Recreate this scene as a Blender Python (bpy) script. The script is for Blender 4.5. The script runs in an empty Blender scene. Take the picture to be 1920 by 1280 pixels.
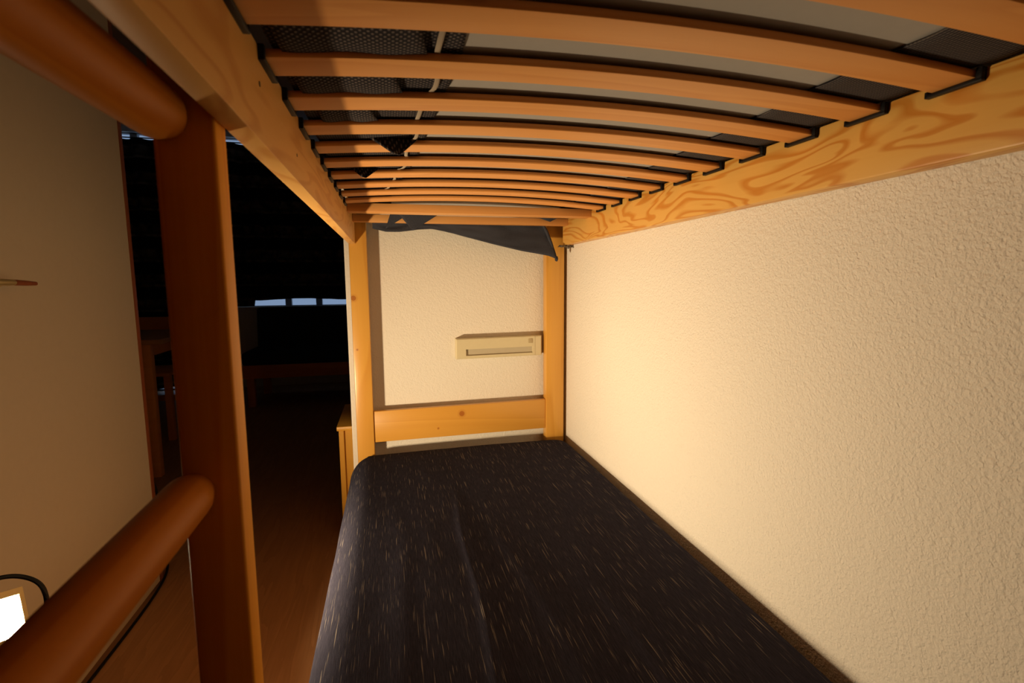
import bpy, bmesh, math, random
from mathutils import Vector, Matrix, noise
random.seed(7)
sc = bpy.context.scene
COL = sc.collection

# ------------------------------------------------------------------ camera
FPX, YAW, PITCH, ROLL = 948.92, 0.2328, 0.1167, -0.0073
CAM = Vector((-0.6794, 0.0, 1.05))
fw = Vector((math.sin(YAW)*math.cos(PITCH), math.cos(YAW)*math.cos(PITCH), -math.sin(PITCH)))
rt = Vector((math.cos(YAW), -math.sin(YAW), 0)); up = rt.cross(fw)
rr = math.cos(ROLL)*rt + math.sin(ROLL)*up; uu = -math.sin(ROLL)*rt + math.cos(ROLL)*up
cam = bpy.data.cameras.new('camera'); cam_o = bpy.data.objects.new('camera', cam); COL.objects.link(cam_o)
cam_o.matrix_world = Matrix(((rr.x, uu.x, -fw.x, CAM.x), (rr.y, uu.y, -fw.y, CAM.y), (rr.z, uu.z, -fw.z, CAM.z), (0, 0, 0, 1)))
cam.sensor_width = 36; cam.sensor_fit = 'HORIZONTAL'; cam.lens = FPX*36/1920
cam.clip_start = 0.01; cam.clip_end = 60
cam.dof.use_dof = True; cam.dof.focus_distance = 1.35; cam.dof.aperture_fstop = 8.0
sc.camera = cam_o
# ------------------------------------------------------------------ world, lamp strength, exposure
w = bpy.data.worlds.new('dusk_sky'); sc.world = w; w.use_nodes = True
bg = w.node_tree.nodes['Background']; bg.inputs[0].default_value = (0.50, 0.68, 1.0, 1); bg.inputs[1].default_value = 0.42
LAMP_STRENGTH = 150.0       # what the glass itself shows
LAMP_WATTS = 13.1
LAMP_SPREAD = 121.0
LAMP_COLOR = (1.0, 0.765, 0.475, 1)
sc.view_settings.view_transform = 'Standard'; sc.view_settings.look = 'None'
sc.view_settings.gamma = 1; sc.view_settings.use_curve_mapping = False
sc.view_settings.exposure = 0.0

# ------------------------------------------------------------------ material helpers
def new_mat(name):
    m = bpy.data.materials.new(name); m.use_nodes = True
    nt = m.node_tree; return m, nt, nt.nodes['Principled BSDF']
def node(nt, t, **kw):
    n = nt.nodes.new(t)
    for k, v in kw.items(): setattr(n, k, v)
    return n
def pos(nt, scale=(1, 1, 1), loc=(0, 0, 0), rot=(0, 0, 0)):
    g = node(nt, 'ShaderNodeNewGeometry'); mp = node(nt, 'ShaderNodeMapping')
    mp.inputs['Scale'].default_value = scale; mp.inputs['Location'].default_value = loc; mp.inputs['Rotation'].default_value = rot
    nt.links.new(g.outputs['Position'], mp.inputs[0]); return mp.outputs[0]
def noise_n(nt, vec, scale, detail=2, rough=0.5, dist=0.0):
    n = node(nt, 'ShaderNodeTexNoise'); n.inputs['Scale'].default_value = scale
    n.inputs['Detail'].default_value = detail; n.inputs['Roughness'].default_value = rough
    n.inputs['Distortion'].default_value = dist; nt.links.new(vec, n.inputs['Vector']); return n.outputs['Fac']
def math_n(nt, op, a, b=None, c=None):
    n = node(nt, 'ShaderNodeMath', operation=op)
    for i, v in enumerate((a, b, c)):
        if v is None: continue
        if isinstance(v, (int, float)): n.inputs[i].default_value = v
        else: nt.links.new(v, n.inputs[i])
    return n.outputs[0]
def ramp(nt, fac, stops):
    n = node(nt, 'ShaderNodeValToRGB'); e = n.color_ramp.elements
    while len(e) < len(stops): e.new(0.5)
    for el, (p, c) in zip(e, stops): el.position = p; el.color = c if len(c) == 4 else (*c, 1)
    nt.links.new(fac, n.inputs[0]); return n.outputs[0]
def mix(nt, fac, a, b, blend='MIX'):
    n = node(nt, 'ShaderNodeMix', data_type='RGBA', blend_type=blend)
    for s, v in ((0, fac), (6, a), (7, b)):
        if isinstance(v, (int, float)): n.inputs[s].default_value = v
        elif isinstance(v, tuple): n.inputs[s].default_value = v if len(v) == 4 else (*v, 1)
        else: nt.links.new(v, n.inputs[s])
    return n.outputs[2]
def bump(nt, bsdf, h, strength, dist):
    b = node(nt, 'ShaderNodeBump'); b.inputs['Strength'].default_value = strength; b.inputs['Distance'].default_value = dist
    nt.links.new(h, b.inputs['Height']); nt.links.new(b.outputs[0], bsdf.inputs['Normal'])

def wood(name, light, dark, axis='y', rings=7.0, freq=5.0, stretch=0.12, contrast=0.8, rough=0.38, fibre=0.35, spec=0.4,
         knots=(), off=(0, 0, 0), sharp=False, coat=0.0):
    """varnished timber: contour lines of a stretched noise field, fine fibres, optional knots (world points)"""
    m, nt, b = new_mat(name)
    s = {'x': (stretch, 1, 1), 'y': (1, stretch, 1), 'z': (1, 1, stretch)}[axis]
    v = pos(nt, s, off)
    n = noise_n(nt, v, freq, 2, 0.5, 0.6)
    r = math_n(nt, 'FRACT', math_n(nt, 'MULTIPLY', n, rings))
    if sharp: rc = ramp(nt, r, [(0.0, (0, 0, 0)), (0.45, (0.05, 0.05, 0.05)), (0.72, (1, 1, 1)), (0.88, (0.85, 0.85, 0.85)), (1.0, (0, 0, 0))])
    else: rc = ramp(nt, r, [(0.0, (0, 0, 0)), (0.7, (0.6, 0.6, 0.6)), (0.9, (1, 1, 1)), (1.0, (0, 0, 0))])
    s2 = {'x': (3, 150, 150), 'y': (150, 3, 150), 'z': (150, 150, 3)}[axis]
    f = noise_n(nt, pos(nt, s2), 1.5, 3, 0.6)
    fac = math_n(nt, 'MULTIPLY', rc, contrast)
    fac = math_n(nt, 'ADD', fac, math_n(nt, 'MULTIPLY', math_n(nt, 'SUBTRACT', f, 0.5), fibre))
    big = noise_n(nt, pos(nt, (1, 1, 1), (3, 1, 7)), 4, 1)
    fac = math_n(nt, 'ADD', fac, math_n(nt, 'MULTIPLY', math_n(nt, 'SUBTRACT', big, 0.5), 0.35))
    n_ = node(nt, 'ShaderNodeClamp'); nt.links.new(fac, n_.inputs[0])
    colr = mix(nt, n_.outputs[0], light, dark)
    for (kx, ky, kz, rad) in knots:
        g = node(nt, 'ShaderNodeNewGeometry'); d = node(nt, 'ShaderNodeVectorMath', operation='DISTANCE')
        nt.links.new(g.outputs['Position'], d.inputs[0]); d.inputs[1].default_value = (kx, ky, kz)
        k = ramp(nt, math_n(nt, 'DIVIDE', d.outputs['Value'], rad*2.2), [(0.0, (0.85, 0.85, 0.85)), (0.35, (0.75, 0.75, 0.75)), (0.45, (0.95, 0.95, 0.95)), (0.52, (0.3, 0.3, 0.3)), (1.0, (0, 0, 0))])
        colr = mix(nt, k, colr, tuple(c*f_ for c, f_ in zip(dark, (0.6, 0.35, 0.3))))
    nt.links.new(colr, b.inputs['Base Color'])
    b.inputs['Roughness'].default_value = rough
    b.inputs['Specular IOR Level'].default_value = spec
    b.inputs['Coat Weight'].default_value = coat; b.inputs['Coat Roughness'].default_value = 0.25
    bump(nt, b, f, 0.12, 0.0006)
    return m
def plaster(name, colr, size=0.006, strength=0.6, depth=0.0018):
    m, nt, b = new_mat(name)
    v = pos(nt)
    n1 = noise_n(nt, v, 1.0/size, 3, 0.55, 0.4)
    vo = node(nt, 'ShaderNodeTexVoronoi', feature='SMOOTH_F1'); vo.inputs['Scale'].default_value = 0.55/size; nt.links.new(v, vo.inputs['Vector'])
    h = math_n(nt, 'ADD', n1, math_n(nt, 'MULTIPLY', vo.outputs['Distance'], 0.5))
    bump(nt, b, h, strength, depth)
    big = noise_n(nt, v, 2.5, 2)
    c = mix(nt, math_n(nt, 'MULTIPLY', big, 0.25), colr, tuple(x*0.93 for x in colr))
    nt.links.new(c, b.inputs['Base Color']); b.inputs['Roughness'].default_value = 0.85
    b.inputs['Specular IOR Level'].default_value = 0.25
    return m
def plain(name, colr, rough=0.5, metal=0.0, spec=0.5):
    m, nt, b = new_mat(name)
    n = noise_n(nt, pos(nt), 60, 2)
    nt.links.new(mix(nt, math_n(nt, 'MULTIPLY', n, 0.3), colr, tuple(x*0.8 for x in colr)), b.inputs['Base Color'])
    b.inputs['Roughness'].default_value = rough; b.inputs['Metallic'].default_value = metal; b.inputs['Specular IOR Level'].default_value = spec
    return m
def slub_cloth(name, base, fleck, thr=0.685, sheen=0.0, streak=(620, 13, 620), weave=1400.0):
    m, nt, b = new_mat(name)
    n = noise_n(nt, pos(nt, streak), 1.0, 1, 0.4)
    f1 = ramp(nt, n, [(0, (0, 0, 0)), (thr, (0, 0, 0)), (thr+0.06, (1, 1, 1))])
    n2 = noise_n(nt, pos(nt, (streak[0]*1.4, streak[1]*3, streak[2]*1.4)), 1.0, 2, 0.6)
    tone = mix(nt, ramp(nt, n2, [(0.3, (0, 0, 0)), (0.75, (1, 1, 1))]), base, tuple(x*1.9 for x in base))
    amt = noise_n(nt, pos(nt), 9, 1)
    fac = math_n(nt, 'MULTIPLY', f1, math_n(nt, 'MULTIPLY', amt, 1.1))
    nt.links.new(mix(nt, fac, tone, fleck), b.inputs['Base Color'])
    b.inputs['Roughness'].default_value = 1.0; b.inputs['Specular IOR Level'].default_value = 0.0
    b.inputs['Sheen Weight'].default_value = sheen; b.inputs['Sheen Roughness'].default_value = 0.5
    wv = noise_n(nt, pos(nt, (1, 0.7, 1)), weave, 1)
    bump(nt, b, math_n(nt, 'ADD', wv, math_n(nt, 'MULTIPLY', n2, 1.2)), 0.5, 0.0007)
    return m
def net_cloth(name, base, dot, cell=0.0042, ribbed=False):
    """coarse basket weave or ribbed underside of the cover"""
    m, nt, b = new_mat(name)
    g = node(nt, 'ShaderNodeNewGeometry'); sx = node(nt, 'ShaderNodeSeparateXYZ'); nt.links.new(g.outputs['Position'], sx.inputs[0])
    k = 2*math.pi/cell
    a = math_n(nt, 'SINE', math_n(nt, 'MULTIPLY', sx.outputs[0], k))
    c = math_n(nt, 'SINE', math_n(nt, 'MULTIPLY', sx.outputs[1], k))
    if ribbed: p = math_n(nt, 'ADD', math_n(nt, 'MULTIPLY', a, 0.9), math_n(nt, 'MULTIPLY', c, 0.25))
    else: p = math_n(nt, 'MULTIPLY', a, c)
    f = ramp(nt, p, [(0.25, (0, 0, 0)), (0.75, (1, 1, 1))])
    nt.links.new(mix(nt, f, base, dot), b.inputs['Base Color']); b.inputs['Roughness'].default_value = 0.95
    b.inputs['Specular IOR Level'].default_value = 0.1
    bump(nt, b, p, 0.6, 0.0006); return m

PINE_L, PINE_D = (0.66, 0.35, 0.075), (0.50, 0.20, 0.028)
M = {}
M['post'] = wood('pine_post', (0.68, 0.345, 0.06), (0.56, 0.24, 0.032), 'z', 5, 6, 0.10, 0.5, 0.35, knots=[(-0.812, 1.905, 0.997, 0.008), (-0.806, 1.905, 0.81, 0.003)], coat=0.3)
M['board'] = wood('pine_headboard', (0.66, 0.33, 0.055), (0.55, 0.24, 0.032), 'x', 6, 7, 0.08, 0.5, 0.35, knots=[(-0.428, 1.912, 0.545, 0.009), (-0.52, 1.912, 0.493, 0.003)], coat=0.3)
M['beam'] = wood('flamed_pine_beam', (0.70, 0.39, 0.095), (0.54, 0.20, 0.022), 'y', 10, 15.0, 0.20, 0.9, 0.4, 0.25, off=(0.2, 0.4, 0.35), sharp=True)
M['rail'] = wood('flamed_pine_rail', (0.74, 0.40, 0.11), (0.58, 0.24, 0.045), 'y', 8, 12, 0.16, 0.7, 0.42, 0.3, off=(1, 2, 5), sharp=True)
M['ladder'] = wood('red_brown_stile', (0.86, 0.36, 0.024), (0.72, 0.25, 0.014), 'z', 12, 9, 0.02, 0.8, 0.5, 0.8, spec=0.25)
M['rung'] = wood('varnished_rung', (0.52, 0.17, 0.014), (0.38, 0.10, 0.008), 'y', 5, 12, 0.06, 0.5, 0.42, 0.4, spec=0.1)
M['slat'] = wood('beech_slat', (0.66, 0.30, 0.085), (0.56, 0.22, 0.05), 'x', 6, 9, 0.10, 0.6, 0.45, 0.35, spec=0.3)
M['cross'] = wood('cross_rail_wood', (0.62, 0.30, 0.09), (0.52, 0.21, 0.05), 'x', 4, 5, 0.1, 0.35, 0.45, 0.3)
M['dark_wood'] = wood('dark_frame_wood', (0.30, 0.085, 0.03), (0.20, 0.05, 0.018), 'z', 6, 8, 0.1, 0.5, 0.4)
M['sofa_wood'] = wood('sofa_wood', (0.8, 0.33, 0.09), (0.7, 0.25, 0.06), 'x', 5, 6, 0.1, 0.5, 0.45)
M['table_wood'] = wood('table_wood', (0.48, 0.24, 0.09), (0.38, 0.15, 0.05), 'x', 5, 6, 0.1, 0.5, 0.45)
M['cab_wood'] = wood('cabinet_pine', (0.84, 0.42, 0.05), (0.74, 0.32, 0.03), 'z', 6, 6, 0.1, 0.5, 0.4)
M['wall_rough'] = plaster('rough_cream_plaster', (0.80, 0.74, 0.65), 0.0042, 0.95, 0.0032)
M['wall_peel'] = plaster('orange_peel_plaster', (0.80, 0.74, 0.64), 0.0050, 0.75, 0.0022)
M['wall_smooth'] = plaster('smooth_cream_paint', (0.80, 0.76, 0.68), 0.02, 0.15, 0.001)
M['ceiling'] = plaster('ceiling_paint', (0.78, 0.75, 0.70), 0.01, 0.3, 0.001)
M['door'] = plain('cream_door_paint', (0.62, 0.52, 0.38), 0.5)
M['cream'] = plain('cream_plastic', (0.66, 0.57, 0.36), 0.42)
M['cream_dark'] = plain('tan_plastic', (0.46, 0.36, 0.20), 0.5)
M['diffuser'] = plain('frosted_strip', (0.50, 0.43, 0.30), 0.35)
M['black'] = plain('black_plastic', (0.006, 0.0055, 0.0055), 0.5, spec=0.25)
M['blackmetal'] = plain('black_paint', (0.02, 0.018, 0.016), 0.4)
M['brass'] = plain('pale_brass', (0.62, 0.47, 0.22), 0.35, 0.6)
M['cover'] = slub_cloth('navy_slub_cover', (0.024, 0.023, 0.034), (0.32, 0.275, 0.23), thr=0.665)
M['flap'] = slub_cloth('navy_slub_underside', (0.035, 0.036, 0.045), (0.10, 0.09, 0.08), 0.72)
M['net'] = net_cloth('navy_basket_weave', (0.022, 0.020, 0.024), (0.15, 0.125, 0.115), 0.0075)
M['rib'] = net_cloth('navy_ribbed_weave', (0.025, 0.022, 0.026), (0.13, 0.11, 0.10), 0.0042, ribbed=True)
M['tape'] = plain('cream_tape', (0.34, 0.28, 0.21), 0.9)
M['ticking'] = plain('grey_ticking', (0.36, 0.335, 0.31), 0.95, spec=0.1)
M['sofa'] = slub_cloth('dark_sofa_cloth', (0.03, 0.034, 0.045), (0.08, 0.08, 0.08))
M['paint_frame'] = plain('window_paint', (0.5, 0.5, 0.5), 0.5)
M['fluff'] = plain('grey_lint', (0.12, 0.09, 0.06), 1.0)

def floor_mat():
    m, nt, b = new_mat('brown_wood_vinyl')
    n = noise_n(nt, pos(nt, (1, 0.12, 1)), 9, 3, 0.6, 0.5)
    r = math_n(nt, 'FRACT', math_n(nt, 'MULTIPLY', n, 7))
    f = noise_n(nt, pos(nt, (120, 5, 1)), 1.5, 3, 0.6)
    fac = math_n(nt, 'ADD', math_n(nt, 'MULTIPLY', r, 0.4), math_n(nt, 'MULTIPLY', f, 0.6))
    nt.links.new(mix(nt, fac, (0.50, 0.26, 0.11), (0.32, 0.15, 0.06)), b.inputs['Base Color'])
    b.inputs['Roughness'].default_value = 0.5; bump(nt, b, f, 0.15, 0.0005)
    return m
M['floor'] = floor_mat()
def curtain_mat():
    m, nt, b = new_mat('striped_dark_curtain')
    g = node(nt, 'ShaderNodeNewGeometry'); sx = node(nt, 'ShaderNodeSeparateXYZ'); nt.links.new(g.outputs['Position'], sx.inputs[0])
    z = math_n(nt, 'FRACT', math_n(nt, 'MULTIPLY', sx.outputs[2], 4.2))
    st = ramp(nt, z, [(0.0, (0.004, 0.004, 0.004)), (0.30, (0.006, 0.005, 0.005)), (0.36, (0.30, 0.24, 0.18)), (0.46, (0.06, 0.05, 0.04)),
                      (0.55, (0.17, 0.12, 0.085)), (0.78, (0.22, 0.16, 0.12)), (0.86, (0.006, 0.005, 0.005))])
    mot = noise_n(nt, pos(nt), 14, 3)
    nt.links.new(mix(nt, ramp(nt, mot, [(0.35, (0, 0, 0)), (0.6, (1, 1, 1))]), (0.004, 0.004, 0.004), st), b.inputs['Base Color'])
    b.inputs['Roughness'].default_value = 1.0; return m
M['curtain'] = curtain_mat()
def emit(name, colr, s):
    m, nt, b = new_mat(name); b.inputs['Base Color'].default_value = (0.8, 0.8, 0.8, 1)
    b.inputs['Emission Color'].default_value = colr; b.inputs['Emission Strength'].default_value = s; return m
M['lamp_face'] = emit('lit_lamp_glass', LAMP_COLOR, LAMP_STRENGTH)
def glass():
    m, nt, b = new_mat('window_glass'); b.inputs['Base Color'].default_value = (0.9, 0.95, 1, 1)
    b.inputs['Transmission Weight'].default_value = 1; b.inputs['Roughness'].default_value = 0.02; b.inputs['IOR'].default_value = 1.05; return m
M['glass'] = glass()

# ------------------------------------------------------------------ geometry helpers (all in world metres)
def box(bm, x0, x1, y0, y1, z0, z1, bev=0.0, seg=2):
    r = bmesh.ops.create_cube(bm, size=1)['verts']
    for v in r: v.co = Vector(((x0+x1)/2+v.co.x*(x1-x0), (y0+y1)/2+v.co.y*(y1-y0), (z0+z1)/2+v.co.z*(z1-z0)))
    if bev: 
        es = list({e for v in r for e in v.link_edges})
        bmesh.ops.bevel(bm, geom=es, offset=bev, segments=seg, profile=0.5, affect='EDGES')
def B(*a, **k):
    bm = bmesh.new(); box(bm, *a, **k); return bm
def tube(bm, pts, rad, n=16, cap=True):
    """tube along points; rad is a number or one per point"""
    pts = [Vector(p) for p in pts]; rings = []
    t0 = (pts[1]-pts[0]).normalized(); ref = Vector((0, 0, 1)) if abs(t0.z) < 0.9 else Vector((1, 0, 0))
    for i, p in enumerate(pts):
        t = (pts[min(i+1, len(pts)-1)]-pts[max(i-1, 0)]).normalized()
        a = t.cross(ref).normalized(); b_ = t.cross(a).normalized()
        r = rad[i] if isinstance(rad, (list, tuple)) else rad
        rings.append([bm.verts.new(p+a*math.cos(2*math.pi*k/n)*r+b_*math.sin(2*math.pi*k/n)*r) for k in range(n)])
    for r0, r1 in zip(rings, rings[1:]):
        for k in range(n): bm.faces.new((r0[k], r0[(k+1) % n], r1[(k+1) % n], r1[k]))
    if cap: bm.faces.new(rings[0]); bm.faces.new(rings[-1][::-1])
def grid(bm, nu, nv, fn):
    vs = [[bm.verts.new(fn(i/nu, j/nv)) for j in range(nv+1)] for i in range(nu+1)]
    for i in range(nu):
        for j in range(nv): bm.faces.new((vs[i][j], vs[i+1][j], vs[i+1][j+1], vs[i][j+1]))
    return vs
def root_of(p):
    o = Vector((0, 0, 0))
    while p: o += p.location; p = p.parent
    return o
def obj(name, bm, mat, parent=None, smooth=True, solid=None, origin=None):
    bmesh.ops.remove_doubles(bm, verts=bm.verts, dist=1e-6)
    bmesh.ops.recalc_face_normals(bm, faces=bm.faces)
    off = root_of(parent) if parent else Vector(origin or (0, 0, 0))
    bmesh.ops.translate(bm, vec=-off, verts=bm.verts)
    me = bpy.data.meshes.new(name); bm.to_mesh(me); bm.free(); me.materials.append(mat)
    if smooth: me.shade_smooth(); me.set_sharp_from_angle(angle=math.radians(42))
    o = bpy.data.objects.new(name, me); COL.objects.link(o)
    if parent: o.parent = parent
    else: o.location = off
    if solid:
        md = o.modifiers.new('thickness', 'SOLIDIFY'); md.thickness = solid; md.offset = 0
    return o
def tag(o, label=None, cat=None, group=None, kind=None):
    if label: o['label'] = label
    if cat: o['category'] = cat
    if group: o['group'] = group
    if kind: o['kind'] = kind
    return o
def thing(name, loc, label, cat, group=None):
    o = bpy.data.objects.new(name, None); COL.objects.link(o); o.location = loc; o.empty_display_size = 0.05
    return tag(o, label, cat, group)
def struct(name, bm, mat, label, cat='structure'):
    o = obj(name, bm, mat, smooth=False); return tag(o, label, cat, kind='structure')

# ================================================================== SETTING
BY = 1.965      # face of the wall behind the bed
FY = 5.62       # face of the far living-room wall
struct('floor', B(-3.8, 0.9, -1.5, 5.9, -0.1, 0.0), M['floor'], 'brown wood-look vinyl floor running from beside the bed into the dark room', 'floor')
struct('ceiling', B(-3.8, 0.9, -1.5, 5.9, 2.55, 2.65), M['ceiling'], 'painted ceiling above the bunk and the dark room beyond', 'ceiling')
struct('wall_right', B(0.0, 0.12, -1.5, BY, 0, 2.55), M['wall_rough'], 'rough cream plaster wall brightly lit along the right side of the bed', 'wall')
bm = bmesh.new()
box(bm, -0.842, 0.12, BY, 2.055, 0, 2.55, 0.004)
box(bm, -2.4, -1.60, BY, 2.055, 0, 2.55)
box(bm, -1.60, -0.842, BY, 2.055, 2.08, 2.55)
struct('wall_back', bm, M['wall_peel'], 'textured cream plaster wall behind the foot of the bed, ending at the doorway', 'wall')
struct('wall_left', B(-2.5, -2.4, -1.5, 2.055, 0, 2.55), M['dark_wood'], 'unseen wall behind the open door, made dark to hold back bounced light', 'wall')  # dark wood finish is made up, so this side bounces little light
struct('wall_front', B(-2.5, 0.12, -1.6, -1.5, 0, 2.55), M['dark_wood'], 'unseen wall behind the camera, made dark to hold back bounced light', 'wall')  # dark finish added to keep bounce off the ladder's front faces
struct('wall_side_left', B(-3.8, -3.7, 2.055, 5.75, 0, 2.55), M['wall_smooth'], 'left wall of the dark living room', 'wall')
struct('wall_side_right', B(0.8, 0.9, 2.055, 5.75, 0, 2.55), M['wall_smooth'], 'right wall of the dark living room', 'wall')
bm = bmesh.new(); box(bm, -3.7, -2.4, 1.965, 2.055, 0, 2.55); box(bm, 0.12, 0.8, 1.965, 2.055, 0, 2.55)
struct('wall_inner', bm, M['wall_smooth'], 'living room side of the partition wall', 'wall')
# far wall with two openings
W1 = (-2.26, 0.3, 0.82, 2.475); W2 = (-3.4, -2.55, 0.0, 2.475)
bm = bmesh.new(); t0, t1 = FY, FY+0.13
box(bm, -3.8, W2[0], t0, t1, 0, 2.55); box(bm, W2[0], W2[1], t0, t1, 0, W2[2]); box(bm, W2[0], W2[1], t0, t1, W2[3], 2.55)
box(bm, W2[1], W1[0], t0, t1, 0, 2.55); box(bm, W1[0], W1[1], t0, t1, 0, W1[2]); box(bm, W1[0], W1[1], t0, t1, W1[3], 2.55)
box(bm, W1[1], 0.9, t0, t1, 0, 2.55)
struct('wall_far', bm, M['wall_smooth'], 'far wall of the dark living room with two curtained windows', 'wall')
def window(name, wd, muls, lab):
    x0, x1, z0, z1 = wd; bm = bmesh.new(); y0, y1 = FY+0.05, FY+0.10; fwd = 0.03
    box(bm, x0, x0+fwd, y0, y1, z0, z1); box(bm, x1-fwd, x1, y0, y1, z0, z1)
    box(bm, x0, x1, y0, y1, z0, z0+0.008); box(bm, x0, x1, y0, y1, z1-0.008, z1)
    for m_ in muls: box(bm, m_-0.03, m_+0.03, y0, y1, z0, z1)
    o = struct(name, bm, M['paint_frame'], lab, 'window')
    obj('pane', B(x0+fwd, x1-fwd, FY+0.07, FY+0.076, z0+0.008, z1-0.008), M['glass'], o, smooth=False)
window('window_1', W1, (-1.72, -1.42, -0.7), 'wide window behind the dark curtain above the sofa, showing strips of blue daylight')  # first two mullions added to break the daylight strip with dark gaps
window('window_2', W2, (-3.0,), 'tall window behind the curtain at the left end of the living room')
# door frame and open door
bm = bmesh.new(); box(bm, -1.60, -1.562, 1.952, 2.068, 0, 2.08, 0.003); box(bm, -1.562, -0.845, 1.952, 2.068, 2.045, 2.08, 0.003)
struct('trim_1', bm, M['dark_wood'], 'dark red-brown wooden door frame beyond the open door', 'door frame')
door = struct('door_1', B(-1.55, -1.51, 1.205, 1.945, 0.008, 2.04, 0.002), M['door'], 'plain cream door standing open at the left of the picture', 'door')
obj('edge_strip', B(-1.552, -1.5085, 1.926, 1.948, 0.009, 2.039, bev=0.001), M['dark_wood'], door)['label'] = 'red-brown wooden edge strip'
bm = bmesh.new(); box(bm, -1.5105, -1.504, 1.215, 1.262, 0.965, 1.14, 0.003); tube(bm, [(-1.505, 1.262, 1.056), (-1.462, 1.262, 1.056)], 0.009)
dh = obj('handle', bm, M['brass'], door)
bm = bmesh.new(); tube(bm, [(-1.462, 1.25, 1.058), (-1.460, 1.29, 1.057), (-1.460, 1.300, 1.057)], [0.0075, 0.007, 0.0065], 12)
obj('lever', bm, M['brass'], dh)
bm = bmesh.new(); tube(bm, [(-1.460, 1.300, 1.057), (-1.460, 1.34, 1.0555), (-1.462, 1.372, 1.0545)], [0.0066, 0.0058, 0.0045], 12)
o = obj('lever_grip', bm, M['dark_wood'], dh); o['label'] = 'dark brown lever tip'

# ================================================================== BUNK BED
bed = thing('bunk_bed', (-0.42, 0.9, 0), 'varnished pine bunk bed with a slatted upper bunk, standing against the textured walls', 'bunk bed')
XL, XR = -0.797, -0.037       # inner faces of the upper side rails
# posts
for (x0, x1, y0, y1) in ((-0.8205, -0.7585, 1.905, 1.950), (-0.0885, -0.0135, 1.905, 1.950), (-0.8205, -0.7585, -0.20, -0.155), (-0.0885, -0.0135, -0.20, -0.155)):
    obj('post', B(x0, x1, y0, y1, 0, 1.62, bev=0.004), M['post'], bed)
# headboards
hb = B(-0.7585, -0.0885, 1.912, 1.934, 0.459, 0.578, bev=0.003)
for v in hb.verts: v.co.z += ((v.co.x+0.42)/0.67)*0.006
obj('end_board', hb, M['board'], bed)
obj('end_board', B(-0.7585, -0.0885, -0.19, -0.168, 0.46, 0.58, bev=0.003), M['board'], bed)
obj('end_board', B(-0.7585, -0.0885, 1.912, 1.934, 1.42, 1.56, bev=0.003), M['board'], bed)
# upper side rails
bm = bmesh.new(); box(bm, XR, -0.003, -0.155, 1.862, 1.188, 1.281, bev=0.003)
o = obj('side_rail', bm, M['beam'], bed); o['label'] = 'flame-grained rail along the right wall'
bm = bmesh.new(); box(bm, -0.8195, XL, -0.155, 1.902, 1.188, 1.281, bev=0.002)
obj('side_rail', bm, M['rail'], bed)
# lower bunk rails and bearers, under the mattress
obj('side_rail', B(-0.8195, XL, -0.155, 1.905, 0.19, 0.292, bev=0.003), M['rail'], bed)
obj('side_rail', B(XR, -0.013, -0.155, 1.905, 0.19, 0.292, bev=0.003), M['rail'], bed)
for yy in (0.1, 0.75, 1.4): obj('cross_rail', B(XL, XR, yy, yy+0.06, 0.262, 0.292, bev=0.002), M['cross'], bed)
# straight cross rails at the foot of the upper bunk
obj('cross_rail', B(XL, XR, 1.576, 1.626, 1.2585, 1.2835, bev=0.002), M['cross'], bed)
obj('cross_rail', B(XL, XR, 1.80, 1.835, 1.2555, 1.2800, bev=0.002), M['cross'], bed)
# sprung slats with black end holders
PITCH_Y, SY0, SW, ST, ARCH, SZ = 0.1126, 0.455, 0.050, 0.009, 0.0165, 1.2705
def slat_bm(y0):
    bm = bmesh.new(); n = 24; prof = [(0, 0.25), (0.03, 0.05), (0.10, 0), (0.90, 0), (0.97, 0.05), (1, 0.25), (1, 0.75), (0.97, 0.95), (0.9, 1), (0.1, 1), (0.03, 0.95), (0, 0.75)]
    rings = []
    for i in range(n+1):
        u = i/n; x = XL-0.004+(XR-XL+0.008)*u; z = SZ+ARCH*(1-(2*u-1)**2)
        rings.append([bm.verts.new((x, y0+a*SW, z+b_*ST)) for a, b_ in prof])
    m = len(prof)
    for r0, r1 in zip(rings, rings[1:]):
        for k in range(m): bm.faces.new((r0[k], r0[(k+1) % m], r1[(k+1) % m], r1[k]))
    bm.faces.new(rings[0]); bm.faces.new(rings[-1][::-1]); return bm
def holder_bm(side, y0):
    """U-shaped black plastic shoe: near upright, floor strip and small far lip"""
    bm = bmesh.new(); x0, x1 = (XR-0.007, XR+0.001) if side > 0 else (XL-0.001, XL+0.006)
    box(bm, x0, x1, y0-0.0075, y0-0.0005, SZ-0.0045, SZ+ST+0.0015, bev=0.0012)
    box(bm, x0, x1, y0-0.0075, y0+SW+0.0045, SZ-0.0048, SZ-0.0005, bev=0.0009)
    box(bm, x0, x1, y0+SW+0.0010, y0+SW+0.0045, SZ-0.0045, SZ-0.0005+0.0035, bev=0.0008)
    return bm
s0 = obj('slat', slat_bm(SY0), M['slat'], bed)
h0 = [obj('slat_holder', holder_bm(1, SY0), M['black'], s0), obj('slat_holder', holder_bm(-1, SY0), M['black'], s0)]
for k in list(range(-4, 0))+list(range(1, 10)):
    s = s0.copy(); COL.objects.link(s); s.location = (0, PITCH_Y*k, 0); s.rotation_euler = (random.uniform(-0.01, 0.01), 0, 0) if False else (0, 0, 0)
    for h in h0:
        c = h.copy(); COL.objects.link(c); c.parent = s
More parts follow.
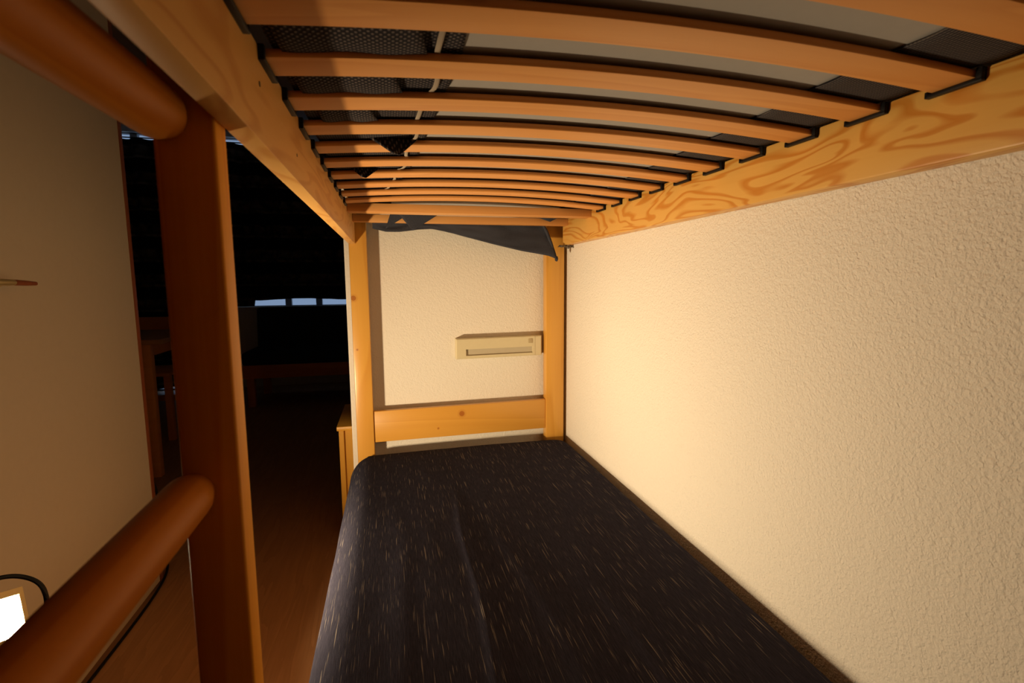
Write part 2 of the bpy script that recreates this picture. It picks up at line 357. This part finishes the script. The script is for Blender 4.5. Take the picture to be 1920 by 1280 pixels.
# ladder
for y0 in (0.5, 0.105):
    bm = bmesh.new(); box(bm, -0.8705, -0.8217, y0, y0+0.031, 0, 1.62, bev=0.003, seg=3)
    o = obj('ladder_stile', bm, M['ladder'], bed); o['label'] = 'dark red-brown upright of the ladder'
for zz, dz in ((1.191, 0.0), (0.862, -0.016), (0.535, 0.0), (0.21, 0.0)):
    bm = bmesh.new(); pts = []; rad = []
    r = 0.0228 if zz > 1 else 0.0208
    for i in range(25):
        u = i/24; y = 0.502-u*(0.502-0.134)
        e = min(u, 1-u); k = 1.0 if e > 0.05 else 0.80+0.20*math.sin(e/0.05*math.pi/2)
        pts.append((-0.861 - (0.006*u if zz > 1 else 0.008*u), y, zz+dz*u)); rad.append(r*k)
    tube(bm, pts, rad, 28)
    obj('rung', bm, M['rung'], bed)
# little fixing screws / dark marks on the rails
bm = bmesh.new(); tube(bm, [(XL+0.0005, 0.757, 1.2225), (XL-0.004, 0.757, 1.2225)], 0.0022, 10); obj('screw', bm, M['blackmetal'], bed)
bm = bmesh.new(); tube(bm, [(XL+0.0005, 0.56, 1.243), (XL-0.004, 0.56, 1.243)], 0.0026, 10); obj('screw', bm, M['blackmetal'], bed)

# ================================================================== LOWER MATTRESS
def lower_mattress():
    bm = bmesh.new()
    X0, X1, Y0, Y1, ZB, R = -0.842, -0.017, -0.145, 1.897, 0.292, 0.024
    RL = 0.072
    def top(x, y):
        t = (x-X0)/(X1-X0)
        z = 0.418+0.010*(1-max(0, min(1, y/1.87)))+0.006*math.sin(math.pi*t)**0.7+0.006*t*max(0, min(1, y/1.87))
        # fine crease ridges running along the cover
        for (xa, ya, xb, yb, h, wd) in ((-0.512, 1.42, -0.552, 0.45, 0.0032, 0.006), (-0.44, 1.2, -0.38, 0.4, 0.0020, 0.020), (-0.66, 1.3, -0.70, 0.5, 0.0008, 0.022), (-0.30, 0.95, -0.25, 0.3, 0.0026, 0.016)):
            if y < ya+0.2:
                f = (y-ya)/(yb-ya); xc = xa+(xb-xa)*f+0.006*math.sin(y*9); fade = max(0, min(1, f*3+0.2))
                z += h*fade*math.exp(-((x-xc)/wd)**2)
        z += 0.0016*noise.noise(Vector((x*6, y*3, 1)))+0.0004*noise.noise(Vector((x*22, y*9, 4)))
        return z
    NX, NY = 120, 150
    # perimeter section: bottom-left, side, rounded corner, flat, corner, side
    sec = []
    for i in range(9): sec.append((0, i/8*0.55))
    cols = []
    for i in range(NX+1):
        u = i/NX
        cols.append(u)
    ws = []
    L = 0.5*math.pi*R; LL = 0.5*math.pi*RL; W = (X1-X0)-R-RL; H = 0.055
    tot = 2*H+L+LL+W
    for i in range(NX+1):
        s = tot*i/NX
        if s < H: ws.append((0.0, s-H-RL, 's'))                           # left side
        elif s < H+LL: a = (s-H)/RL; ws.append((RL-RL*math.cos(a), -RL+RL*math.sin(a), 'c'))
        elif s < H+LL+W: ws.append((RL+(s-H-LL), 0.0, 't'))
        elif s < H+LL+L+W: a = (s-H-LL-W)/R; ws.append((RL+W+R*math.sin(a), -R+R*math.cos(a), 'c'))
        else: ws.append((R+RL+W, -R-(s-H-LL-L-W), 's'))
    RE = 0.035
    rows = []
    def yprof(j):
        # along the length: end rounding at both ends
        Ly = 0.5*math.pi*RE; Wy = (Y1-Y0)-2*RE; Hy = 0.06; T = 2*Hy+2*Ly+Wy; s = T*j/NY
        if s < Hy: return Y0, -RE-(Hy-s)
        if s < Hy+Ly: a = (s-Hy)/RE; return Y0+RE-RE*math.cos(a), -RE+RE*math.sin(a)
        if s < Hy+Ly+Wy: return Y0+RE+(s-Hy-Ly), 0.0
        if s < Hy+2*Ly+Wy: a = (s-Hy-Ly-Wy)/RE; return Y1-RE+RE*math.sin(a), -RE+RE*math.cos(a)
        return Y1, -RE-(s-Hy-2*Ly-Wy)
    for j in range(NY+1):
        y, dy = yprof(j); row = []
        for (dx, dzx, k) in ws:
            x = X0+dx
            # round the plan corners
            ex = max(0, 0.06-min(dx, X1-X0-dx)); ey = max(0, 0.06-min(y-Y0, Y1-y))
            z = max(ZB, top(min(max(x, X0+0.02), X1-0.02), y)+dzx+dy)
            wob = 0.003*noise.noise(Vector((0, y*5, z*8))) if k != 't' else 0
            x2 = x
            if dx < 0.06: x2 += (0.018*(ey/0.06)**2)+wob
            if dx > X1-X0-0.06: x2 -= (0.02*(ey/0.06)**2)+wob*0.5
            y2 = y+(0.02*(ex/0.06)**2 if y < 0 else -0.02*(ex/0.06)**2 if y > 1.8 else 0)
            row.append(bm.verts.new((x2, y2, z)))
        rows.append(row)
    for r0, r1 in zip(rows, rows[1:]):
        for k in range(NX): bm.faces.new((r0[k], r0[k+1], r1[k+1], r1[k]))
    loop = rows[0]+[r[-1] for r in rows[1:]]+rows[-1][-2::-1]+[r[0] for r in rows[-2:0:-1]]
    bm.faces.new(loop)
    return bm
o = obj('lower_mattress', lower_mattress(), M['cover'], origin=(-0.42, 0.9, 0.29))
tag(o, 'dark navy lower mattress in a flecked woven cover with pale streaks', 'mattress')

# ================================================================== UPPER MATTRESS
um = thing('upper_mattress', (-0.42, 0.86, 1.297), 'grey-bottomed upper mattress seen through the slats, its navy cover folded under both edges', 'mattress')
def under(x):   # underside height follows the arched slats
    u = (x-XL)/(XR-XL); return SZ+ST+0.0012+ARCH*(1-(2*u-1)**2) if 0 <= u <= 1 else SZ+ST+0.0012
bm = bmesh.new(); n = 20
def core(i, j): 
    x = -0.785+(0.738)*i; y = -0.14+2.02*j; return Vector((x, y, under(x)+0.0035))
vs = grid(bm, n, 2, core)
vt = grid(bm, n, 2, lambda i, j: Vector((-0.785+0.738*i, -0.14+2.02*j, 1.43)))
for j in range(2):
    bm.faces.new((vs[0][j], vs[0][j+1], vt[0][j+1], vt[0][j])); bm.faces.new((vs[n][j], vs[n][j+1], vt[n][j+1], vt[n][j]))
for i in range(n):
    bm.faces.new((vs[i][0], vs[i+1][0], vt[i+1][0], vt[i][0])); bm.faces.new((vs[i][2], vs[i+1][2], vt[i+1][2], vt[i][2]))
core_o = obj('ticking', bm, M['ticking'], um); core_o['label'] = 'plain grey underside cloth'
# gap sag: cloth dips a little between the slats
def sag(y, x=0):
    k = (y-SY0)/PITCH_Y; f = k-math.floor(k); g = SW/PITCH_Y
    return 0.0 if f < g else math.sin(math.pi*(f-g)/(1-g))
def edge_l(y): return -0.597-0.022*max(0, min(1, (y-0.6)/0.4))+0.004*noise.noise(Vector((y*9, 0, 3)))-0.05*max(0, min(1, (y-1.05)/0.4))
bm = bmesh.new()
grid(bm, 26, 170, lambda u, v: (lambda y: (lambda x: Vector((x, y, under(x)+0.0022-0.0035*sag(y)*(0.5+0.8*noise.noise(Vector((x*14, y*6, 2)))))))(-0.786+(edge_l(y)+0.786)*u))(-0.14+1.99*v))
fold = obj('cover_fold', bm, M['net'], um, solid=0.0015); fold['label'] = 'navy basket-weave fold with a narrow cream tape'
bm = bmesh.new()
grid(bm, 3, 120, lambda u, v: (lambda y: (lambda x: Vector((x, y, under(x)-0.0012-0.0045*sag(y))))(edge_l(y)-0.026+0.006*u+0.004*math.sin(y*31)))(-0.1+1.5*v))
obj('tape', bm, M['tape'], fold, solid=0.0008)
bm = bmesh.new()
grid(bm, 6, 160, lambda u, v: (lambda y: (lambda x: Vector((x, y, under(x)+0.002-0.002*sag(y))))(-0.150+0.108*u+(0.006*noise.noise(Vector((y*5, 1, 1)))+0.02*max(0, min(1, (y-0.6)/0.6)))*(1-u)))(-0.14+1.99*v))
o = obj('cover_fold', bm, M['rib'], um, solid=0.0015); o['label'] = 'ribbed navy strip beside the wall rail'
# loose folded layers near the ladder side
for (y0, y1, xa, xb, ya_tip) in ((0.50, 0.572, -0.776, -0.645, 0), (0.615, 0.685, -0.775, -0.668, 0), (0.73, 0.798, -0.765, -0.70, 0)):
    bm = bmesh.new()
    grid(bm, 14, 8, lambda u, v: (lambda x, y: Vector((x, y, under(x)-0.0035-0.0035*math.sin(math.pi*v)-0.001*math.sin(u*11))))(xa+(xb-xa)*u+0.012*v*u, y0+(y1-y0)*v))
    obj('cover_pleat', bm, M['net'], um, solid=0.0015)
# corners of cloth poking down between slats
def poke(x, y, wd, dp, lx=0.0):
    bm = bmesh.new()
    grid(bm, 8, 8, lambda u, v: Vector((x+(u-0.5)*wd*(1-0.88*v)+lx*v, y-0.003*math.sin(u*6)-0.012*v, under(x)+0.002-dp*v)))
    return obj('cloth_corner', bm, M['net'], um, solid=0.0015)
poke(-0.668, 0.902, 0.085, 0.030, 0.006); poke(-0.725, 1.128, 0.06, 0.022)
# long flap of cover hanging at the foot end
def flap(u, v):
    x = -0.735+0.665*u
    zt = 1.279
    # lower edge measured along the width
    pts = [(-0.735, 1.240), (-0.69, 1.229), (-0.64, 1.229), (-0.575, 1.238), (-0.53, 1.240), (-0.45, 1.224), (-0.32, 1.192), (-0.2, 1.164), (-0.1, 1.146), (-0.07, 1.134)]
    zb = pts[-1][1]
    for (a, za), (b_, zb_) in zip(pts, pts[1:]):
        if a <= x <= b_: zb = za+(zb_-za)*(x-a)/(b_-a); break
    xr = x
    if u > 0.9: xr = x-0.045*(u-0.9)/0.1*(1-v)**1.3*1.2+0.0
    y = 1.850+0.010*math.sin(u*9+v*2)+0.012*v*math.sin(u*4+1)+0.004*noise.noise(Vector((u*9, v*4, 2)))
    return Vector((xr, y, zt+(zb-zt)*v))
bm = bmesh.new(); grid(bm, 60, 16, flap)
o = obj('hanging_flap', bm, M['flap'], um, solid=0.0025); o['label'] = 'navy cloth flap drooping to a point by the right post'
# rolled hem of the flap at the post, with its knotted tip
bm = bmesh.new()
tube(bm, [(-0.127, 1.838, 1.270), (-0.108, 1.836, 1.235), (-0.092, 1.836, 1.195), (-0.078, 1.838, 1.155), (-0.071, 1.84, 1.138)], [0.004, 0.006, 0.006, 0.0055, 0.003], 10)
o = obj('hem', bm, M['flap'], um)
bm = bmesh.new(); bmesh.ops.create_icosphere(bm, subdivisions=3, radius=0.0062)
for v in bm.verts: v.co = v.co*(1+0.35*noise.noise(v.co*300)); v.co.z *= 1.5; v.co += Vector((-0.0685, 1.838, 1.136))
obj('knot', bm, M['flap'], um)
# bunched triangle folds on the last cross rail
def tri(name, P0, P1, P2, mat=M['flap']):
    bm = bmesh.new(); P0, P1, P2 = map(Vector, (P0, P1, P2))
    def f(u, v):
        a = P0.lerp(P1, u); p = a.lerp(P2, v); p.y -= 0.006*math.sin(math.pi*u)*(1-v)+0.002; return p
    grid(bm, 8, 8, f); return obj(name, bm, mat, um, solid=0.002)
tri('cloth_corner', (-0.670, 1.790, 1.290), (-0.600, 1.794, 1.290), (-0.690, 1.790, 1.232))
tri('cloth_corner', (-0.655, 1.785, 1.290), (-0.500, 1.788, 1.290), (-0.600, 1.784, 1.226))
tri('cloth_corner', (-0.175, 1.792, 1.286), (-0.070, 1.793, 1.286), (-0.110, 1.791, 1.266))
# fluff of thread caught under the rail end
bm = bmesh.new()
random.seed(3)
for k in range(26):
    p = Vector((-0.058+random.uniform(0, 0.05), 1.84+random.uniform(-0.01, 0.01), 1.1865)); pts = [p.copy()]
    for q in range(5):
        p = p+Vector((random.uniform(-0.005, 0.006), random.uniform(-0.003, 0.003), random.uniform(-0.0045, 0.0025))); p.z = min(p.z, 1.1855); pts.append(p.copy())
    tube(bm, pts, 0.0016, 5)
o = obj('thread_fluff', bm, M['fluff']); tag(o, 'small tuft of grey fluff caught beneath the far end of the right rail', 'fluff')

# ================================================================== READING LIGHT ON THE WALL
rl = thing('reading_light', (-0.27, BY, 0.80), 'cream plastic strip reading light mounted on the wall behind the bed', 'light')
x0, x1, z0, z1 = -0.443, -0.100, 0.757, 0.836; yf = BY-0.036
def fr(x0, x1, z0, z1, sx0, sx1, sz0, sz1):
    bm = bmesh.new()
    # one closed shell with a slot pushed into its face
    O = [(x0, z0), (x1, z0), (x1, z1), (x0, z1)]; I = [(sx0, sz0), (sx1, sz0), (sx1, sz1), (sx0, sz1)]
    b = 0.003; On = [(x0+b, z0+b), (x1-b, z0+b), (x1-b, z1-b), (x0+b, z1-b)]
    L_ = [[bm.verts.new((x, y, z)) for x, z in P] for P, y in ((O, BY-0.0005), (O, yf+b), (On, yf), (I, yf), (I, yf+0.011))]
    for a, b2 in zip(L_, L_[1:]):
        for k in range(4): bm.faces.new((a[k], a[(k+1) % 4], b2[(k+1) % 4], b2[k]))
    bm.faces.new(L_[0]); bm.faces.new(L_[-1])
    return bm
tilt = lambda bm: [setattr(v.co, 'z', v.co.z+(v.co.x+0.27)*0.012) for v in bm.verts]
bm = fr(x0, x1, z0, z1, -0.405, -0.138, 0.769, 0.794); tilt(bm); obj('housing', bm, M['cream'], rl)
bm = bmesh.new(); box(bm, -0.405, -0.138, yf+0.0085, yf+0.0125, 0.768, 0.795); tilt(bm); obj('diffuser', bm, M['diffuser'], rl)
bm = bmesh.new(); box(bm, -0.155, -0.138, yf-0.002, yf+0.001, 0.808, 0.826, bev=0.001); tilt(bm); obj('switch', bm, M['cream_dark'], rl)
bm = bmesh.new(); box(bm, -0.128, -0.1275+0.0006, yf-0.0004, yf+0.001, 0.758, 0.835); tilt(bm); obj('seam', bm, M['cream_dark'], rl)

# ================================================================== FLOOD LAMP
LC = Vector((-1.404, 1.068, 0.434))
lamp = thing('work_lamp', (-1.40, 1.13, 0), 'small square work lamp switched on, glaring beside the open door at lower left', 'lamp')
nrm = Vector((0.93, -0.06, 0.34)).normalized()
aim = Vector((0.89, 0.28, 0.29)).normalized()        # area light's own aim, turned from the visible glass towards the foot of the bed       # where only the area light looks
e1 = Vector((0, 1, 0)).cross(nrm).normalized(); e1 = nrm.cross(Vector((0, 0, 1))).normalized(); e2 = e1.cross(nrm).normalized()
if e2.z < 0: e2 = -e2
th = math.radians(-70); a1 = e1*math.cos(th)+e2*math.sin(th); a2 = -e1*math.sin(th)+e2*math.cos(th)
def lp(a, b_, c): return LC+a1*a+a2*b_+nrm*c
def obox(bm, a0, a1_, b0, b1, c0, c1, sh0=1.0):
    vs = []
    for c, s in ((c0, sh0), (c1, 1.0)):
        for (a, b_) in ((a0, b0), (a1_, b0), (a1_, b1), (a0, b1)): vs.append(bm.verts.new(lp(a*s, b_*s, c)))
    for f in ((0, 1, 2, 3), (4, 5, 6, 7), (0, 1, 5, 4), (1, 2, 6, 5), (2, 3, 7, 6), (3, 0, 4, 7)): bm.faces.new([vs[i] for i in f])
HA, HB = 0.036, 0.032
bm = bmesh.new(); obox(bm, -HA-0.012, HA+0.012, -HB-0.010, HB+0.010, -0.05, -0.001, 0.72)
obj('housing', bm, M['blackmetal'], lamp, smooth=False)
bm = bmesh.new()
obox(bm, HA, HA+0.012, -HB-0.01, HB+0.01, 0, 0.012); obox(bm, -HA-0.012, -HA, -HB-0.01, HB+0.01, 0, 0.012)
obox(bm, -HA, HA, HB, HB+0.01, 0, 0.012); obox(bm, -HA, HA, -HB-0.01, -HB, 0, 0.012)
obj('bezel', bm, M['brass'], lamp, smooth=False)
bm = bmesh.new(); obox(bm, -HA, HA, -HB, HB, 0.001, 0.004)
obj('lamp_glass', bm, M['lamp_face'], lamp, smooth=False)
ld = bpy.data.lights.new('lamp_light', 'AREA'); ld.shape = 'RECTANGLE'; ld.size = 2*HA; ld.size_y = 2*HB
ld.energy = LAMP_WATTS; ld.color = LAMP_COLOR[:3]; ld.spread = math.radians(LAMP_SPREAD)
lo = bpy.data.objects.new('lamp_light', ld); COL.objects.link(lo)
pc = lp(0, 0, 0.017)      # area lights shine along their local -Z
yl_ = Vector((0, 0, 1)); xl_ = yl_.cross(-aim).normalized(); yl_ = (-aim).cross(xl_)
lo.matrix_world = Matrix(((xl_.x, yl_.x, -aim.x, pc.x), (xl_.y, yl_.y, -aim.y, pc.y), (xl_.z, yl_.z, -aim.z, pc.z), (0, 0, 0, 1)))
bm = bmesh.new(); tube(bm, [lp(0, 0, -0.045), (-1.44, 1.07, 0.38), (-1.43, 1.08, 0.2), (-1.40, 1.13, 0.03)], 0.008, 12); obj('stem', bm, M['blackmetal'], lamp)
bm = bmesh.new(); tube(bm, [(-1.40, 1.13, 0.0), (-1.40, 1.13, 0.018), (-1.40, 1.13, 0.028)], [0.085, 0.085, 0.05], 32); obj('base', bm, M['blackmetal'], lamp)
def smooth_path(P, n=8):
    P = [Vector(p) for p in P]; out = []
    Q = [P[0]]+P+[P[-1]]
    for i in range(1, len(Q)-2):
        for k in range(n):
            t = k/n; a, b_, c, d = Q[i-1], Q[i], Q[i+1], Q[i+2]
            out.append(0.5*((2*b_)+(c-a)*t+(2*a-5*b_+4*c-d)*t*t+(3*b_-a-3*c+d)*t**3))
    out.append(P[-1]); return out
bm = bmesh.new(); tube(bm, smooth_path([lp(-0.02, 0.0, -0.045), (-1.48, 1.08, 0.466), (-1.455, 1.13, 0.482), (-1.425, 1.165, 0.466), (-1.400, 1.18, 0.425), (-1.405, 1.18, 0.34),
    (-1.44, 1.16, 0.15), (-1.48, 1.18, 0.02), (-1.495, 1.35, 0.005), (-1.495, 1.85, 0.005), (-1.53, 2.05, 0.03), (-1.568, 2.105, 0.20), (-1.574, 2.11, 0.275), (-1.590, 2.105, 0.315), (-1.64, 2.085, 0.33)]), 0.0045, 8)
o = obj('cable', bm, M['black'], lamp); o['label'] = 'black rubber cable looping over the lamp'

# ================================================================== LIVING ROOM
cab = thing('low_cabinet', (-0.65, 2.3, 0), 'low pine cabinet just past the end of the wall, behind the mattress corner', 'cabinet')
bm = bmesh.new(); box(bm, -0.905, -0.885, 2.10, 2.48, 0, 0.458, 0.002); box(bm, -0.415, -0.395, 2.10, 2.48, 0, 0.458, 0.002); box(bm, -0.885, -0.415, 2.11, 2.125, 0.03, 0.458); box(bm, -0.885, -0.415, 2.115, 2.47, 0.03, 0.05)
obj('body', bm, M['cab_wood'], cab, smooth=False)
obj('top', B(-0.912, -0.388, 2.092, 2.49, 0.458, 0.476, bev=0.003), M['cab_wood'], cab)
obj('door', B(-0.883, -0.417, 2.478, 2.495, 0.04, 0.452, bev=0.002), M['cab_wood'], cab)

sofa = thing('sofa', (-0.9, 4.9, 0), 'dark upholstered sofa with a reddish wooden front rail under the far window', 'sofa')
sx0, sx1 = -1.93, 0.15
bm = bmesh.new(); box(bm, sx0, sx1, 4.60, 4.63, 0.255, 0.367, 0.004)
obj('front_rail', bm, M['sofa_wood'], sofa)
bm = bmesh.new(); box(bm, sx0, sx1, 5.27, 5.30, 0.2, 0.36); box(bm, sx0, sx0+0.03, 4.63, 5.27, 0.255, 0.36); box(bm, sx1-0.03, sx1, 4.63, 5.27, 0.255, 0.36); box(bm, sx0+0.03, sx1-0.03, 4.63, 5.27, 0.335, 0.36)
obj('frame', bm, M['sofa_wood'], sofa, smooth=False)
for lx in (sx0+0.03, sx1-0.10):
    for ly in (4.64, 5.20): obj('leg', B(lx, lx+0.06, ly, ly+0.06, 0, 0.3, bev=0.003), M['sofa_wood'], sofa)
obj('seat_cushion', B(sx0+0.01, sx1-0.01, 4.60, 5.16, 0.367, 0.475, bev=0.025, seg=4), M['sofa'], sofa)
bk = B(sx0+0.02, sx1-0.02, 5.10, 5.26, 0.44, 0.832, bev=0.03, seg=4)
for v in bk.verts: v.co.y += (v.co.z-0.44)*0.12
obj('back_cushion', bk, M['sofa'], sofa)

tb = thing('dining_table', (-2.3, 3.4, 0), 'plain wooden dining table seen through the gap beside the open door', 'table')
obj('table_top', B(-2.80, -1.88, 3.02, 3.72, 0.735, 0.762, bev=0.004), M['table_wood'], tb)
obj('apron', B(-2.72, -1.96, 3.08, 3.66, 0.665, 0.735), M['sofa_wood'], tb, smooth=False)
for lx in (-2.76, -1.985):
    for ly in (3.05, 3.63): obj('leg', B(lx, lx+0.045, ly, ly+0.045, 0, 0.735, bev=0.003), M['sofa_wood'], tb)
ch = thing('dining_chair', (-2.35, 3.95, 0), 'wooden chair with a flat back board tucked behind the table', 'chair')
obj('seat', B(-2.56, -2.14, 3.78, 4.18, 0.44, 0.462, bev=0.005), M['sofa_wood'], ch)
for lx in (-2.56, -2.18):
    obj('leg', B(lx, lx+0.04, 3.78, 3.82, 0, 0.44, bev=0.003), M['sofa_wood'], ch)
    obj('leg', B(lx, lx+0.04, 4.14, 4.18, 0, 0.83, bev=0.003), M['sofa_wood'], ch)
obj('back_board', B(-2.56, -2.14, 4.125, 4.143, 0.70, 0.82, bev=0.004), M['sofa_wood'], ch)
obj('stretcher', B(-2.52, -2.18, 4.15, 4.17, 0.2, 0.24, bev=0.003), M['sofa_wood'], ch)

def curtain(name, x0, x1, z0, z1, label, ph=0.0):
    bm = bmesh.new()
    def f(u, v):
        x = x0+(x1-x0)*u
        y = FY-0.075+0.028*math.sin(x*2*math.pi/0.19+ph)+0.012*math.sin(x*27+ph)
        zb = z0+0.008*math.sin(x*7+ph)-(0.058 if x < -2.02 and z0 > 0.5 else 0)
        return Vector((x, y, zb+(z1-zb)*v))
    grid(bm, int((x1-x0)/0.012), 4, f)
    o = obj(name, bm, M['curtain'], origin=((x0+x1)/2, FY-0.075, z1), solid=0.002)
    return tag(o, label, 'curtain')
curtain('curtain', -2.30, 0.42, 0.893, 2.395, 'short dark striped curtain drawn across the window above the sofa')
curtain('curtain', -3.62, -2.32, 0.045, 2.395, 'long dark striped curtain hanging beside the dining table', 1.0)
bm = bmesh.new(); tube(bm, [(-3.68, FY-0.075, 2.403), (0.6, FY-0.075, 2.403)], 0.006, 12)
o = obj('curtain_rod', bm, M['blackmetal'], origin=(-1.5, FY-0.075, 2.385)); tag(o, 'thin dark rod above the window carrying both striped curtains', 'curtain rod')
